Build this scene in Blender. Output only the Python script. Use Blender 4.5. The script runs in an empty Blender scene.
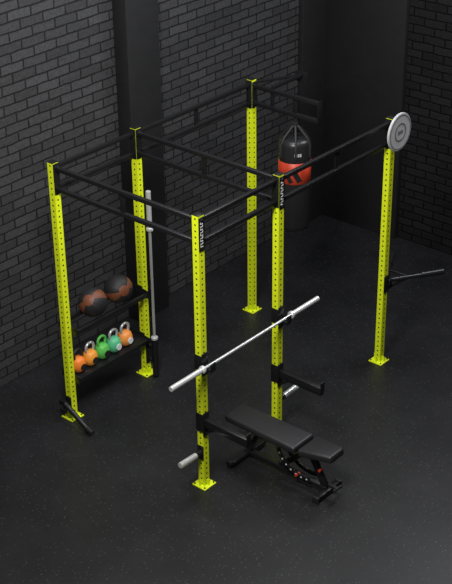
import bpy, bmesh, math, random
from mathutils import Vector, Matrix, Euler
random.seed(4)
sc=bpy.context.scene
sc.view_settings.view_transform='Standard'
L1,L2,W,H=1.14,1.854,1.863,2.93
YC=L1+L2
# ---------------------------------------------------------------- materials
def mat(name,col,rough=.5,metal=0,noise=0,nscale=40,bump=0,coat=0):
    m=bpy.data.materials.new(name);m.use_nodes=True
    nt=m.node_tree;b=nt.nodes['Principled BSDF']
    b.inputs['Base Color'].default_value=(*col,1);b.inputs['Roughness'].default_value=rough
    b.inputs['Metallic'].default_value=metal
    if coat: b.inputs['Coat Weight'].default_value=coat
    tc=nt.nodes.new('ShaderNodeTexCoord')
    n=nt.nodes.new('ShaderNodeTexNoise');n.inputs['Scale'].default_value=nscale;n.inputs['Detail'].default_value=4
    nt.links.new(tc.outputs['Object'],n.inputs['Vector'])
    r=nt.nodes.new('ShaderNodeValToRGB')
    k=noise
    r.color_ramp.elements[0].color=tuple(c*(1-k) for c in col)+(1,)
    r.color_ramp.elements[1].color=tuple(min(1,c*(1+k)) for c in col)+(1,)
    r.color_ramp.elements[0].position=.3;r.color_ramp.elements[1].position=.7
    nt.links.new(n.outputs['Fac'],r.inputs['Fac']);nt.links.new(r.outputs['Color'],b.inputs['Base Color'])
    if bump:
        bp=nt.nodes.new('ShaderNodeBump');bp.inputs['Strength'].default_value=bump;bp.inputs['Distance'].default_value=.002
        nt.links.new(n.outputs['Fac'],bp.inputs['Height']);nt.links.new(bp.outputs['Normal'],b.inputs['Normal'])
    return m
M_lime=mat('lime_powder_coat',(.75,.87,.014),.42,0,.05,30)
M_holeshade=mat('tube_hole_shade',(.01,.011,.004),.9,0,.1)  # near-black colour standing in for shade inside the hollow posts
M_blk=mat('black_powder_coat',(.010,.010,.011),.33,0,.15,120,.1)
M_rub=mat('black_rubber',(.012,.012,.013),.6,0,.2,150,.3)
M_steel=mat('brushed_steel',(.80,.80,.81),.3,.5,.06,200)
M_steeld=mat('bar_shaft_steel',(.66,.66,.68),.3,.55,.06,200)
M_white=mat('white_print',(.75,.75,.75),.6,0,.03)
M_vinyl=mat('bench_vinyl',(.020,.020,.022),.40,0,.2,300,.2)
M_red=mat('red_leather',(.55,.05,.02),.45,0,.25,9)
M_bagblk=mat('bag_leather',(.015,.015,.016),.36,0,.2,60,.3)
M_brown=mat('brown_leather',(.15,.045,.018),.55,0,.2,60,.2)
M_disc=mat('target_grey',(.55,.55,.56),.5,0,.06,20)
M_discd=mat('target_ring_dark',(.17,.17,.18),.5,0,.1,20)
M_pillar=mat('pillar_black_paint',(.007,.007,.008),.7,0,.2,8)
kcols=[(.85,.22,.03),(.85,.33,.04),(.10,.50,.08),(.10,.50,.25),(.85,.30,.06)]
M_k=[mat('kettlebell_colour_%d'%i,c,.45,0,.08,20) for i,c in enumerate(kcols)]

def brick_mat(name,ax,g=1.0):
    m=bpy.data.materials.new(name);m.use_nodes=True;nt=m.node_tree;b=nt.nodes['Principled BSDF']
    tc=nt.nodes.new('ShaderNodeTexCoord');sp=nt.nodes.new('ShaderNodeSeparateXYZ');cb=nt.nodes.new('ShaderNodeCombineXYZ')
    nt.links.new(tc.outputs['Object'],sp.inputs[0])
    nt.links.new(sp.outputs[ax],cb.inputs[0]);nt.links.new(sp.outputs['Z'],cb.inputs[1])
    nd=nt.nodes.new('ShaderNodeTexNoise');nd.inputs['Scale'].default_value=6;nd.inputs['Detail'].default_value=3
    nt.links.new(cb.outputs[0],nd.inputs['Vector'])
    mx=nt.nodes.new('ShaderNodeMixRGB');mx.blend_type='LINEAR_LIGHT';mx.inputs[0].default_value=.012
    nt.links.new(cb.outputs[0],mx.inputs[1]);nt.links.new(nd.outputs['Color'],mx.inputs[2])
    br=nt.nodes.new('ShaderNodeTexBrick')
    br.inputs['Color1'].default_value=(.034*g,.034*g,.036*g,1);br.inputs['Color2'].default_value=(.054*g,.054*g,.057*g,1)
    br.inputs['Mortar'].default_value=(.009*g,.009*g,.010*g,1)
    br.inputs['Scale'].default_value=1;br.inputs['Brick Width'].default_value=.31;br.inputs['Row Height'].default_value=.105
    br.inputs['Mortar Size'].default_value=.010;br.inputs['Mortar Smooth'].default_value=.3
    nt.links.new(mx.outputs[0],br.inputs['Vector'])
    n2=nt.nodes.new('ShaderNodeTexNoise');n2.inputs['Scale'].default_value=25;n2.inputs['Detail'].default_value=6
    nt.links.new(cb.outputs[0],n2.inputs['Vector'])
    ml=nt.nodes.new('ShaderNodeMixRGB');ml.blend_type='OVERLAY';ml.inputs[0].default_value=.5
    nt.links.new(br.outputs['Color'],ml.inputs[1]);nt.links.new(n2.outputs['Fac'],ml.inputs[2])
    nt.links.new(ml.outputs[0],b.inputs['Base Color']);b.inputs['Roughness'].default_value=.55
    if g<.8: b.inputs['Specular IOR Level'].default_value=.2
    inv=nt.nodes.new('ShaderNodeMath');inv.operation='MULTIPLY_ADD';inv.inputs[1].default_value=-1;inv.inputs[2].default_value=1
    nt.links.new(br.outputs['Fac'],inv.inputs[0])
    ad=nt.nodes.new('ShaderNodeMath');ad.operation='MULTIPLY_ADD';ad.inputs[1].default_value=.35
    nt.links.new(n2.outputs['Fac'],ad.inputs[0]);nt.links.new(inv.outputs[0],ad.inputs[2])
    bp=nt.nodes.new('ShaderNodeBump');bp.inputs['Strength'].default_value=1;bp.inputs['Distance'].default_value=.012
    nt.links.new(ad.outputs[0],bp.inputs['Height']);nt.links.new(bp.outputs['Normal'],b.inputs['Normal'])
    return m
def floor_mat():
    m=bpy.data.materials.new('rubber_floor_tiles');m.use_nodes=True;nt=m.node_tree;b=nt.nodes['Principled BSDF']
    tc=nt.nodes.new('ShaderNodeTexCoord')
    br=nt.nodes.new('ShaderNodeTexBrick');br.offset=0
    br.inputs['Color1'].default_value=(.0,.0,.0,1);br.inputs['Color2'].default_value=(.0,.0,.0,1);br.inputs['Mortar'].default_value=(.6,.6,.6,1)
    br.inputs['Scale'].default_value=1;br.inputs['Brick Width'].default_value=1;br.inputs['Row Height'].default_value=1
    br.inputs['Mortar Size'].default_value=.003;br.inputs['Mortar Smooth'].default_value=.2
    nt.links.new(tc.outputs['Object'],br.inputs['Vector'])
    vo=nt.nodes.new('ShaderNodeTexVoronoi');vo.inputs['Scale'].default_value=26
    nt.links.new(tc.outputs['Object'],vo.inputs['Vector'])
    lt=nt.nodes.new('ShaderNodeMath');lt.operation='LESS_THAN';lt.inputs[1].default_value=.14
    nt.links.new(vo.outputs['Distance'],lt.inputs[0])
    n=nt.nodes.new('ShaderNodeTexNoise');n.inputs['Scale'].default_value=1.2;n.inputs['Detail'].default_value=8;n.inputs['Roughness'].default_value=.7
    nt.links.new(tc.outputs['Object'],n.inputs['Vector'])
    r=nt.nodes.new('ShaderNodeValToRGB');r.color_ramp.elements[0].color=(.008,.008,.009,1);r.color_ramp.elements[1].color=(.018,.018,.020,1)
    r.color_ramp.elements[0].position=.3;r.color_ramp.elements[1].position=.7
    nt.links.new(n.outputs['Fac'],r.inputs['Fac'])
    m1=nt.nodes.new('ShaderNodeMixRGB');m1.inputs[2].default_value=(.075,.075,.08,1)
    nt.links.new(lt.outputs[0],m1.inputs[0]);nt.links.new(r.outputs[0],m1.inputs[1])
    m2=nt.nodes.new('ShaderNodeMixRGB');m2.inputs[2].default_value=(.005,.005,.005,1)
    nt.links.new(br.outputs['Color'],m2.inputs[0]);nt.links.new(m1.outputs[0],m2.inputs[1])
    nt.links.new(m2.outputs[0],b.inputs['Base Color']);b.inputs['Roughness'].default_value=.42
    b.inputs['Specular IOR Level'].default_value=.4
    n2=nt.nodes.new('ShaderNodeTexNoise');n2.inputs['Scale'].default_value=120
    nt.links.new(tc.outputs['Object'],n2.inputs['Vector'])
    bp=nt.nodes.new('ShaderNodeBump');bp.inputs['Strength'].default_value=.3;bp.inputs['Distance'].default_value=.003
    nt.links.new(n2.outputs['Fac'],bp.inputs['Height']);nt.links.new(bp.outputs['Normal'],b.inputs['Normal'])
    return m
# ---------------------------------------------------------------- mesh helpers
def empty(name,loc=(0,0,0)):
    e=bpy.data.objects.new(name,None);e.location=loc;e.empty_display_size=.1
    sc.collection.objects.link(e);return e
class Part:
    def __init__(s): s.bm=bmesh.new()
    def merge(s,b2):
        me=bpy.data.meshes.new('t');b2.to_mesh(me);b2.free();s.bm.from_mesh(me);bpy.data.meshes.remove(me)
    def box(s,c,size,bev=.003,rot=None,seg=2,fn=None):
        b=bmesh.new();bmesh.ops.create_cube(b,size=1)
        for v in b.verts: v.co=Vector((v.co.x*size[0],v.co.y*size[1],v.co.z*size[2]))
        if fn:
            for v in b.verts: v.co=Vector(fn(v.co))
        if bev: bmesh.ops.bevel(b,geom=b.edges[:],offset=bev,segments=seg,profile=.5,affect='EDGES',clamp_overlap=True)
        M=Matrix.Translation(Vector(c))
        if rot is not None: M=M@rot
        bmesh.ops.transform(b,matrix=M,verts=b.verts[:]);s.merge(b);return s
    def beam(s,p1,p2,w,h,bev=.004):
        p1=Vector(p1);p2=Vector(p2);d=p2-p1;L=d.length;x=d.normalized()
        up=Vector((0,0,1)) if abs(x.z)<.95 else Vector((1,0,0))
        y=up.cross(x).normalized();z=x.cross(y)
        R=Matrix((x,y,z)).transposed().to_4x4()
        return s.box((p1+p2)/2,(L,w,h),bev,R)
    def tube(s,p1,p2,r,seg=20,r2=None,bev=0):
        p1=Vector(p1);p2=Vector(p2);d=p2-p1
        b=bmesh.new();bmesh.ops.create_cone(b,cap_ends=True,segments=seg,radius1=r,radius2=r if r2 is None else r2,depth=d.length)
        if bev:
            es=[e for e in b.edges if len(e.link_faces)==2 and any(len(f.verts)>4 for f in e.link_faces)]
            bmesh.ops.bevel(b,geom=es,offset=bev,segments=2,affect='EDGES')
        q=Vector((0,0,1)).rotation_difference(d.normalized()).to_matrix().to_4x4()
        bmesh.ops.transform(b,matrix=Matrix.Translation((p1+p2)/2)@q,verts=b.verts[:]);s.merge(b);return s
    def path(s,pts,r,seg=10):
        b=bmesh.new();pts=[Vector(p) for p in pts];rings=[];prev=None
        for i,p in enumerate(pts):
            t=(pts[min(i+1,len(pts)-1)]-pts[max(i-1,0)]).normalized()
            if prev is None:
                a=Vector((0,0,1)) if abs(t.z)<.9 else Vector((1,0,0));n=t.cross(a).normalized()
            else: n=(prev-t*prev.dot(t)).normalized()
            prev=n;m=t.cross(n)
            rr=r[i] if isinstance(r,(list,tuple)) else r
            rings.append([b.verts.new(p+(n*math.cos(2*math.pi*k/seg)+m*math.sin(2*math.pi*k/seg))*rr) for k in range(seg)])
        for i in range(len(rings)-1):
            for k in range(seg): b.faces.new((rings[i][k],rings[i][(k+1)%seg],rings[i+1][(k+1)%seg],rings[i+1][k]))
        b.faces.new(rings[0][::-1]);b.faces.new(rings[-1]);s.merge(b);return s
    def lathe(s,prof,c,seg=40):
        b=bmesh.new();rings=[]
        for r,z in prof:
            if r<1e-5: rings.append([b.verts.new((0,0,z))])
            else: rings.append([b.verts.new((r*math.cos(2*math.pi*k/seg),r*math.sin(2*math.pi*k/seg),z)) for k in range(seg)])
        for i in range(len(rings)-1):
            A,B=rings[i],rings[i+1]
            for k in range(seg):
                k2=(k+1)%seg
                if len(A)==1 and len(B)>1: b.faces.new((A[0],B[k2],B[k]))
                elif len(B)==1 and len(A)>1: b.faces.new((A[k],A[k2],B[0]))
                elif len(A)>1: b.faces.new((A[k],A[k2],B[k2],B[k]))
        bmesh.ops.recalc_face_normals(b,faces=b.faces[:])
        bmesh.ops.transform(b,matrix=Matrix.Translation(Vector(c)),verts=b.verts[:]);s.merge(b);return s
    def done(s,name,m,parent=None,smooth=35):
        me=bpy.data.meshes.new(name);s.bm.to_mesh(me);s.bm.free()
        for p in me.polygons:p.use_smooth=True
        me.set_sharp_from_angle(angle=math.radians(smooth))
        me.materials.append(m)
        o=bpy.data.objects.new(name,me);sc.collection.objects.link(o)
        if parent:
            o.parent=parent;o.matrix_parent_inverse=Matrix.Translation(-Vector(parent.location))
        return o
# ---------------------------------------------------------------- room
Part().box((6,0,-.05),(22,26,.1),0).done('floor',floor_mat())
Part().box((-1.13,-3.5,3.2),(.2,19,6.4),0).done('wall_left',brick_mat('brick_left','Y'))
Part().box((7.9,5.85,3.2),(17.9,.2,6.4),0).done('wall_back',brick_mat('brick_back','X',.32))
Part().box((-.93,2.16,3.2),(.2,.5,6.4),.004).done('pillar_left',M_pillar)
p=Part();p.box((-.99,5.46,3.2),(.08,.58,6.4),.004);p.box((-.35,5.71,3.2),(1.2,.08,6.4),.004);p.done('pillar_corner',M_pillar)
# ---------------------------------------------------------------- rack
rack=empty('power_rack',(0,0,0))
posts={'A':(0,0),'B':(0,L1),'C':(0,YC),'D':(W,0),'E':(W,L1),'F':(W,YC)}
hw=.0375
for i,(k,(x,y)) in enumerate(posts.items()):
    P=Part();b=P.bm;n=49;ph=H/n;hr=.0105
    for (nx,ny) in ((1,0),(-1,0),(0,1),(0,-1)):
        t=Vector((-ny,nx,0));nn=Vector((nx,ny,0))*hw;c0=Vector((x,y,0))
        for j in range(n):
            zc=(j+.5)*ph
            outer=[];inner=[]
            for q in range(8):
                a=q*math.pi/4;cx,cz=math.cos(a),math.sin(a)
                ox=(cx>.1)-(cx<-.1);oz=(cz>.1)-(cz<-.1)
                outer.append(b.verts.new(c0+nn+t*ox*hw+Vector((0,0,zc+oz*ph/2))))
                inner.append(b.verts.new(c0+nn+t*cx*hr+Vector((0,0,zc+cz*hr))))
            for q in range(8):
                b.faces.new((outer[q],outer[(q+1)%8],inner[(q+1)%8],inner[q]))
    bmesh.ops.remove_doubles(b,verts=b.verts[:],dist=1e-5)
    P.box((x,y,.006),(.17,.17,.012),.003)
    for s1 in (-1,1):
        P.box((x+s1*.052,y,.045),(.03,.006,.07),0,fn=None);P.box((x,y+s1*.052,.045),(.006,.03,.07),0)
    P.done('post_%d'%(i+1),M_lime,rack)
    Part().box((x,y,H/2-.003),(.064,.064,H-.02),0).done('post_shade_core_%d'%(i+1),M_holeshade,rack)  # added dark core, paints the shade seen through the post holes
    P=Part();P.box((x,y,H+.003),(.077,.077,.008),.002)
    for sx in (-.065,.065):
        for sy in (-.065,.065): P.tube((x+sx,y+sy,.01),(x+sx,y+sy,.022),.009,6)
    P.done('post_cap_bolts_%d'%(i+1),M_blk,rack)
def crossbeam(name,a,b,mid=True):
    P=Part();a=Vector((*a,0));b=Vector((*b,0));d=(b-a).normalized()
    a2=a+d*hw;b2=b-d*hw
    for z in (2.875,2.655):
        P.beam(a2+Vector((0,0,z)),b2+Vector((0,0,z)),.042,.042)
    for q,sg in ((a2,1),(b2,-1)):
        c=q+d*sg*.005+Vector((0,0,2.765))
        P.beam(c-d*.005,c+d*.005,.074,.32,.002)
        for zz in (2.64,2.70,2.83,2.89):
            s=d.cross(Vector((0,0,1)))*.028
            P.tube(q+Vector((0,0,zz))-s+d*sg*.01,q+Vector((0,0,zz))-s+d*sg*.022,.008,6)
    if mid:
        c=(a+b)/2+Vector((0,0,2.765));P.beam(c-d*.03,c+d*.03,.012,.22,.002)
    P.done(name,M_blk,rack)
crossbeam('crossbeam_1',posts['A'],posts['B'],False);crossbeam('crossbeam_2',posts['B'],posts['C'])
crossbeam('crossbeam_3',posts['D'],posts['E'],False);crossbeam('crossbeam_4',posts['E'],posts['F'])
crossbeam('crossbeam_5',posts['A'],posts['D']);crossbeam('crossbeam_6',posts['B'],posts['E'])
P=Part();Q=Part()
for k in 'DE':
    x,y=posts[k];P.box((x+hw+.004,y,2.75),(.008,.074,.33),.002)
    for j in range(9):
        z=2.63+j*.028
        Q.box((x+hw+.009,y-.004,z),(.002,.034,.006),0)
        Q.box((x+hw+.009,y+(.010 if j%2 else -.016),z+.008),(.002,.007,.014),0)
    for z in (2.61,2.89): P.tube((x+hw+.006,y,z),(x+hw+.02,y,z),.011,6)
P.done('flange_plates',M_blk,rack);Q.done('flange_lettering',M_white,rack)
P=Part()
for k in 'DE':
    x,y=posts[k];X=x+hw
    P.box((X+.005,y,1.40),(.01,.08,.24),.002)
    P.box((x,y-hw-.005,1.42),(.09,.009,.16),.002);P.box((x,y+hw+.005,1.42),(.09,.009,.16),.002)
    P.box((X+.058,y,1.375),(.11,.07,.036),.006);P.box((X+.108,y,1.405),(.016,.07,.09),.005)
P.done('j_hooks',M_blk,rack)
P=Part()
for k in 'DE':
    x,y=posts[k];X=x+hw
    P.box((X+.005,y,.73),(.01,.085,.26),.002)
    P.box((x,y-hw-.005,.75),(.09,.009,.2),.002);P.box((x,y+hw+.005,.75),(.09,.009,.2),.002)
    P.box((X+.27,y,.74),(.53,.055,.075),.004);P.box((X+.27,y,.784),(.53,.06,.014),.003)
    P.box((X+.535,y,.79),(.012,.06,.12),.003)
    P.beam((X,y,.62),(X+.13,y,.71),.04,.02)
P.done('spotter_arms',M_blk,rack)
P=Part();Q=Part()
for k,sg in (('D',-1),('E',1)):
    x,y=posts[k];Y=y+sg*hw
    P.box((x,Y+sg*.004,.40),(.075,.008,.16),.002);P.tube((x,Y,.40),(x,Y+sg*.07,.40),.036,20)
    Q.tube((x,Y+sg*.07,.40),(x,Y+sg*.30,.41),.030,24,bev=.004)
P.done('storage_peg_mounts',M_blk,rack);Q.done('storage_pegs',M_steel,rack)
P=Part()
for z in (2.86,2.66): P.beam((hw,YC,z),(.95,YC,z),.045,.045)
P.box((.95,YC,2.76),(.012,.07,.26),.002);P.box((hw+.005,YC,2.76),(.01,.075,.3),.002)
P.box((.3,YC,2.76),(.05,.012,.2),.002);P.box((.62,YC,2.76),(.06,.02,.2),.002)
P.beam((.30,YC,2.9),(.30,YC+.52,2.9),.04,.04);P.box((.30,YC+.52,2.88),(.16,.012,.12),.002)
P.beam((hw,YC+.02,2.9),(.3,YC+.5,2.9),.03,.03)
P.done('bag_arm',M_blk,rack)
P=Part()
P.lathe([(.037,.03),(.037,.50),(.030,.50),(.030,.06),(0,.06),(0,.03),(.037,.03)],(.145,L1,0),28)
P.box((hw+.006,L1,.3),(.012,.075,.3),.002);P.box((.075,L1,.38),(.07,.04,.03),.003);P.box((.075,L1,.2),(.07,.04,.03),.003)
P.done('barbell_holder_tube',M_blk,rack)
# ---------------------------------------------------------------- storage shelf between posts A and B
sh=empty('storage_shelf',(-.03,L1/2,.8))
P=Part();y0,y1=hw+.001,L1-hw-.001
for z0,xf,xb,zb in ((1.045,.10,-.13,1.08),(.46,.08,-.14,.49)):
    P.beam((xf,y0,z0),(xf,y1,z0),.035,.05);P.beam((xb,y0,zb),(xb,y1,zb),.035,.05)
    for yy in (y0+.006,y1-.006):
        P.beam((xf+.02,yy,z0),(xb-.02,yy,zb),.01,.09,.002);P.box((0,yy,z0),(.074,.008,.16),.002)
    if z0<1: P.beam((xf,L1/2,z0+.012),(xb,L1/2,zb+.012),y1-y0-.01,.006,.001)
P.done('shelf_frame',M_blk,sh)
def med_ball(loc,rot,r=.155):
    e=empty('medicine_ball',loc)
    me=bpy.data.meshes.new('ball');b=bmesh.new();bmesh.ops.create_uvsphere(b,u_segments=48,v_segments=32,radius=r)
    for v in b.verts:
        a=math.atan2(v.co.y,v.co.x);g=(a/(2*math.pi)*8)%1
        if min(g,1-g)<.02 and abs(v.co.z)<r*.97: v.co*=.985
    b.faces.ensure_lookup_table()
    for f in b.faces:
        c=f.calc_center_median();a=math.atan2(c.y,c.x)%(2*math.pi);s=int(a/(math.pi/4))
        f.material_index=1 if (s in (1,5) or abs(c.z)>r*.93) else 0;f.smooth=True
    bmesh.ops.rotate(b,verts=b.verts[:],matrix=rot,cent=(0,0,0));b.to_mesh(me);b.free()
    me.materials.append(M_rub);me.materials.append(M_brown)
    o=bpy.data.objects.new('ball_shell',me);sc.collection.objects.link(o);o.parent=e
med_ball((-.025,.42,1.200),Euler((.9,.3,.2)).to_matrix());med_ball((-.025,.80,1.200),Euler((1.2,.7,1.0)).to_matrix())
S=1.2
for i in range(5):
    y=.15+i*.176;x=-.02;z=.4935
    e=empty('kettlebell',(x,y,z))
    Part().lathe([(r*(1.06),zz*S) for r,zz in [(0,0),(.045,0),(.066,.018),(.078,.055),(.078,.08),(.066,.118),(.045,.138),(0,.145)]],(x,y,z),32).done('bell',M_k[i],e,60)
    pts=[]
    for k in range(15):
        a=math.radians(-25+k*230/14);pts.append((x,y+.056*math.cos(a),z+(.172+.044*math.sin(a))*S))
    pts=[(x,y+.044,z+.115*S)]+pts+[(x,y-.044,z+.115*S)]
    Part().path(pts,.015,12).done('handle',(M_rub,M_steeld,M_k[2],M_steeld,M_steeld)[i],e,60)
    Part().tube((x+.07,y,z+.075),(x+.087,y,z+.075),.036,24).done('face_badge',M_rub if i not in(3,4) else M_white,e)
def barbell(c,axis):
    c=Vector(c);a=Vector(axis);e=empty('barbell',c)
    Part().tube(c-a*.66,c+a*.66,.0150,20).done('shaft',M_steeld,e)
    P=Part()
    for s in (-1,1):
        P.tube(c+a*s*.675,c+a*s*1.1,.0265,24,bev=.003);P.tube(c+a*s*.648,c+a*s*.68,.038,24,bev=.004)
    P.done('sleeves',M_steel,e)
barbell((W+.10,L1/2,1.4093),(0,1,0))
barbell((.145,L1+.0,1.165),(0,0,1))
# ---------------------------------------------------------------- punching bag
px,py=.62,YC
bag=empty('punching_bag',(px,py,1.9))
R=.18
Part().lathe([(0,1.31),(R*.8,1.31),(R*.96,1.33),(R,1.37),(R,1.90)],(px,py,0),48).done('bag_lower',M_bagblk,bag,60)
Part().lathe([(R,1.90),(R+.003,1.902),(R+.003,2.148),(R,2.15)],(px,py,0),48).done('bag_band',M_red,bag,60)
Part().lathe([(R,2.15),(R,2.34),(R*.95,2.37),(R*.8,2.40),(0,2.40)],(px,py,0),48).done('bag_upper',M_bagblk,bag,60)
P=Part()
for k in range(6):
    a=k*math.pi/3+.2;c,s=math.cos(a),math.sin(a)
    P.path([(px+c*(R+.002),py+s*(R+.002),2.2),(px+c*(R+.002),py+s*(R+.002),2.35),(px+c*R*.75,py+s*R*.75,2.43),(px+c*.03,py+s*.03,2.54)],[.014,.015,.014,.012],6)
P.tube((px,py,2.52),(px,py,2.57),.035,20);P.tube((px,py,2.55),(px,py,2.637),.01,10)
P.done('bag_straps',M_rub,bag)
P=Part()
for j in range(4):
    a0=-.9+j*.12;c,s=math.cos(a0),math.sin(a0)
    P.box((px+c*(R+.001),py+s*(R+.001),2.25),(.004,.010,.035),0,Matrix.Rotation(a0,4,'Z'))
P.done('bag_print',M_white,bag)
P=Part()
for a0,zz,ww,hh in ((-.75,1.99,.06,.12),(-1.25,1.97,.05,.10)):
    c,s=math.cos(a0),math.sin(a0);P.box((px+c*(R+.003),py+s*(R+.003),zz),(.006,ww,hh),0,Matrix.Rotation(a0,4,'Z')@Matrix.Rotation(.5,4,'X'))
P.done('bag_figure_print',M_bagblk,bag)
# ---------------------------------------------------------------- wall ball target
tg=empty('wall_ball_target',(W+.1,YC+.02,2.79))
P=Part();c=Vector((W+.095,YC+.02,2.79))
P.tube(c-Vector((.012,0,0)),c+Vector((.012,0,0)),.205,64,bev=.006);P.done('disc',M_disc,tg)
def annulus(P,c,r0,r1,t):
    b=bmesh.new();n=64;vs=[]
    for rr in (r0,r1):
        for xx in (0,t): vs.append([b.verts.new(c+Vector((xx,rr*math.cos(2*math.pi*k/n),rr*math.sin(2*math.pi*k/n)))) for k in range(n)])
    a,a2,bb,b2=vs
    for k in range(n):
        q=(k+1)%n
        b.faces.new((a2[k],a2[q],b2[q],b2[k]));b.faces.new((bb[k],b2[k],b2[q],bb[q]));b.faces.new((a[k],a[q],a2[q],a2[k]))
    bmesh.ops.recalc_face_normals(b,faces=b.faces[:]);P.merge(b)
P=Part();annulus(P,c+Vector((.012,0,0)),.085,.10,.003);annulus(P,c+Vector((.012,0,0)),.178,.186,.003)
for j in range(5): P.box(c+Vector((.0135,-.04+j*.02,0)),(.003,.01,.04),0)
P.done('target_rings',M_discd,tg)
Part().box((W+hw+.022,YC,2.79),(.045,.07,.2),.003).done('target_bracket',M_blk,tg)
# ---------------------------------------------------------------- dip handles (V shaped)
dp=empty('dip_station',(W,YC+.1,1.0))
P=Part();Y=YC+hw
P.box((W,Y+.007,1.0),(.08,.012,.24),.002);P.box((W+hw+.006,Y-.03,1.0),(.009,.09,.2),.002);P.box((W-hw-.006,Y-.03,1.0),(.009,.09,.2),.002)
P.box((W,Y+.03,1.0),(.12,.05,.07),.004)
e1=Vector((W+.36,Y+.60,1.0));e2=Vector((W-.30,Y+.58,1.0));s=Vector((W,Y+.03,1.0))
P.tube(s,e1,.025,18);P.tube(s,e2,.025,18)
P.beam((W,Y+.01,.90),s+(e1-s)*.4,.025,.025);P.beam((W,Y+.01,.90),s+(e2-s)*.4,.025,.025)
P.tube(s+(e1-s)*.42,s+(e2-s)*.42,.013,10)
P.done('dip_frame',M_blk,dp)
P=Part();P.tube(s+(e1-s)*.62,e1+(e1-s)*.02,.034,20,bev=.004);P.tube(s+(e2-s)*.62,e2+(e2-s)*.02,.034,20,bev=.004);P.done('dip_grips',M_blk,dp)
# ---------------------------------------------------------------- landmine
lm=empty('landmine_attachment',(.1,-.08,.1))
P=Part();P.box((0,-hw-.007,.2),(.08,.012,.14),.002);P.box((.0,-.075,.2),(.05,.07,.02),.003);P.box((-.03,-.09,.2),(.1,.03,.05),.003)
P.tube((0,-.10,.16),(0,-.10,.25),.02,16)
P.tube((0.0,-.10,.215),(.36,-.12,.045),.028,20,bev=.004);P.tube((.34,-.119,.054),(.42,-.123,.03),.034,20,.03)
P.done('landmine_sleeve',M_blk,lm)
# ---------------------------------------------------------------- bench
by=.64;dx=-.03
bn=empty('weight_bench',(2.4+dx,by,.25))
P=Part()
def tb(co):
    x,y,z=co
    if x<0: y*=.88
    return (x,y,z)
P.box((2.18+dx,by,.455),(.90,.33,.08),.026,None,4,tb)
P.done('backrest_pad',M_vinyl,bn)
P=Part()
def ts(co):
    x,y,z=co
    if x>0: y*=.66
    return (x,y,z)
P.box((2.85+dx,by,.478),(.37,.33,.08),.026,Matrix.Rotation(-.12,4,'Y'),4,ts);P.done('seat_pad',M_vinyl,bn)
P=Part()
P.beam((1.90+dx,by,.065),(2.92+dx,by,.065),.06,.05)
P.beam((1.92+dx,by-.25,.04),(1.92+dx,by+.25,.04),.06,.05);P.beam((2.92+dx,by-.17,.04),(2.92+dx,by+.17,.04),.06,.05)
P.beam((2.90+dx,by,.08),(2.72+dx,by,.40),.05,.06);P.beam((2.35+dx,by,.08),(2.66+dx,by,.40),.05,.06)
P.beam((1.94+dx,by,.08),(2.10+dx,by,.40),.05,.05)
P.beam((1.80+dx,by,.405),(2.64+dx,by,.405),.06,.04);P.beam((2.66+dx,by,.405),(3.0+dx,by,.445),.05,.04)
hx=2.66+dx
for yy in (by-.06,by+.06):
    for k in range(10):
        a=math.radians(178+k*11);a2=math.radians(178+(k+1)*11)
        P.beam((hx+.32*math.cos(a),yy,.43+.32*math.sin(a)),(hx+.32*math.cos(a2),yy,.43+.32*math.sin(a2)),.008,.05,.001)
P.beam((hx,by-.07,.40),(hx,by+.07,.40),.03,.03)
P.done('bench_frame',M_blk,bn)
P=Part();Q=Part()
for k in range(9):
    a=math.radians(184+k*12)
    P.tube((hx+.32*math.cos(a),by-.0665,.43+.32*math.sin(a)),(hx+.32*math.cos(a),by-.063,.43+.32*math.sin(a)),.009,12)
P.done('ladder_numbers',M_white,bn)
Q.tube((hx-.06,by-.09,.12),(hx-.06,by-.03,.12),.014,14);Q.tube((hx+.20,by-.06,.28),(hx+.20,by-.02,.28),.014,14);Q.done('adjust_knobs',M_red,bn)
P=Part()
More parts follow.
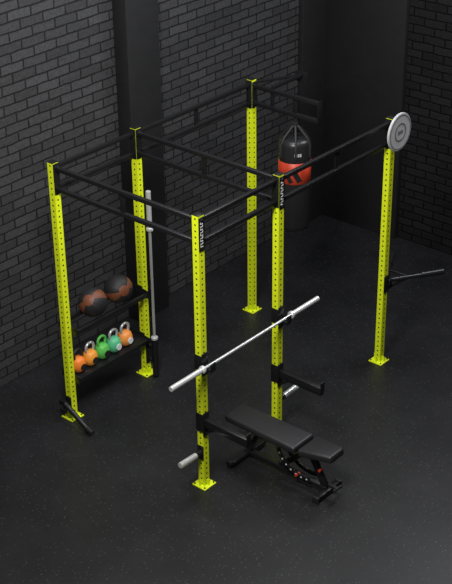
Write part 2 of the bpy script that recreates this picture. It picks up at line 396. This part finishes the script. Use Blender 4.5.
for yy in (by-.265,by+.265): P.tube((1.90+dx,yy-.015,.035),(1.90+dx,yy+.015,.035),.035,24,bev=.004)
for yy in (by-.18,by+.18): P.box((2.92+dx,yy,.035),(.075,.03,.07),.006)
P.beam((2.94+dx,by,.12),(3.04+dx,by,.12),.03,.03);P.tube((3.04+dx,by-.06,.12),(3.04+dx,by+.06,.12),.016,16)
P.done('feet_and_wheels',M_rub,bn)
# ---------------------------------------------------------------- lights
def area(name,loc,tgt,size,en,col=(1,1,1)):
    l=bpy.data.lights.new(name,'AREA');l.energy=en;l.size=size;l.color=col
    o=bpy.data.objects.new(name,l);o.location=loc
    o.rotation_euler=(Vector(tgt)-Vector(loc)).to_track_quat('-Z','Y').to_euler();sc.collection.objects.link(o)
area('ceiling_light_key',(3.4,-2.6,6.4),(.9,1.2,.9),1.4,400,(1,.985,.96))
area('ceiling_light_side',(1.4,1.6,6.0),(.9,1.7,0),2.0,110,(.96,.98,1))
area('rim_light_rear',(2.6,5.0,5.8),(2.2,1.5,0),1.6,110,(.95,.97,1))  # added rim light for edge highlights, dip handles and floor sheen
w=bpy.data.worlds.new('world');sc.world=w;w.use_nodes=True
w.node_tree.nodes['Background'].inputs[0].default_value=(.9,.95,1,1);w.node_tree.nodes['Background'].inputs[1].default_value=.07
# ---------------------------------------------------------------- camera
yaw,pit,roll=.71446,.5007,-.0137
fw=Vector((-math.sin(yaw)*math.cos(pit),math.cos(yaw)*math.cos(pit),-math.sin(pit)));r=Vector((math.cos(yaw),math.sin(yaw),0));u=r.cross(fw)
r2=r*math.cos(roll)+u*math.sin(roll);u2=-r*math.sin(roll)+u*math.cos(roll)
cd=bpy.data.cameras.new('camera');cd.sensor_fit='VERTICAL';cd.sensor_height=24;cd.lens=2.67096*500/584*24;cd.clip_end=100
co=bpy.data.objects.new('camera',cd);sc.collection.objects.link(co)
Mx=Matrix((r2,u2,-fw)).transposed().to_4x4();Mx.translation=Vector((9.00906,-7.87291,7.96721));co.matrix_world=Mx
sc.camera=co
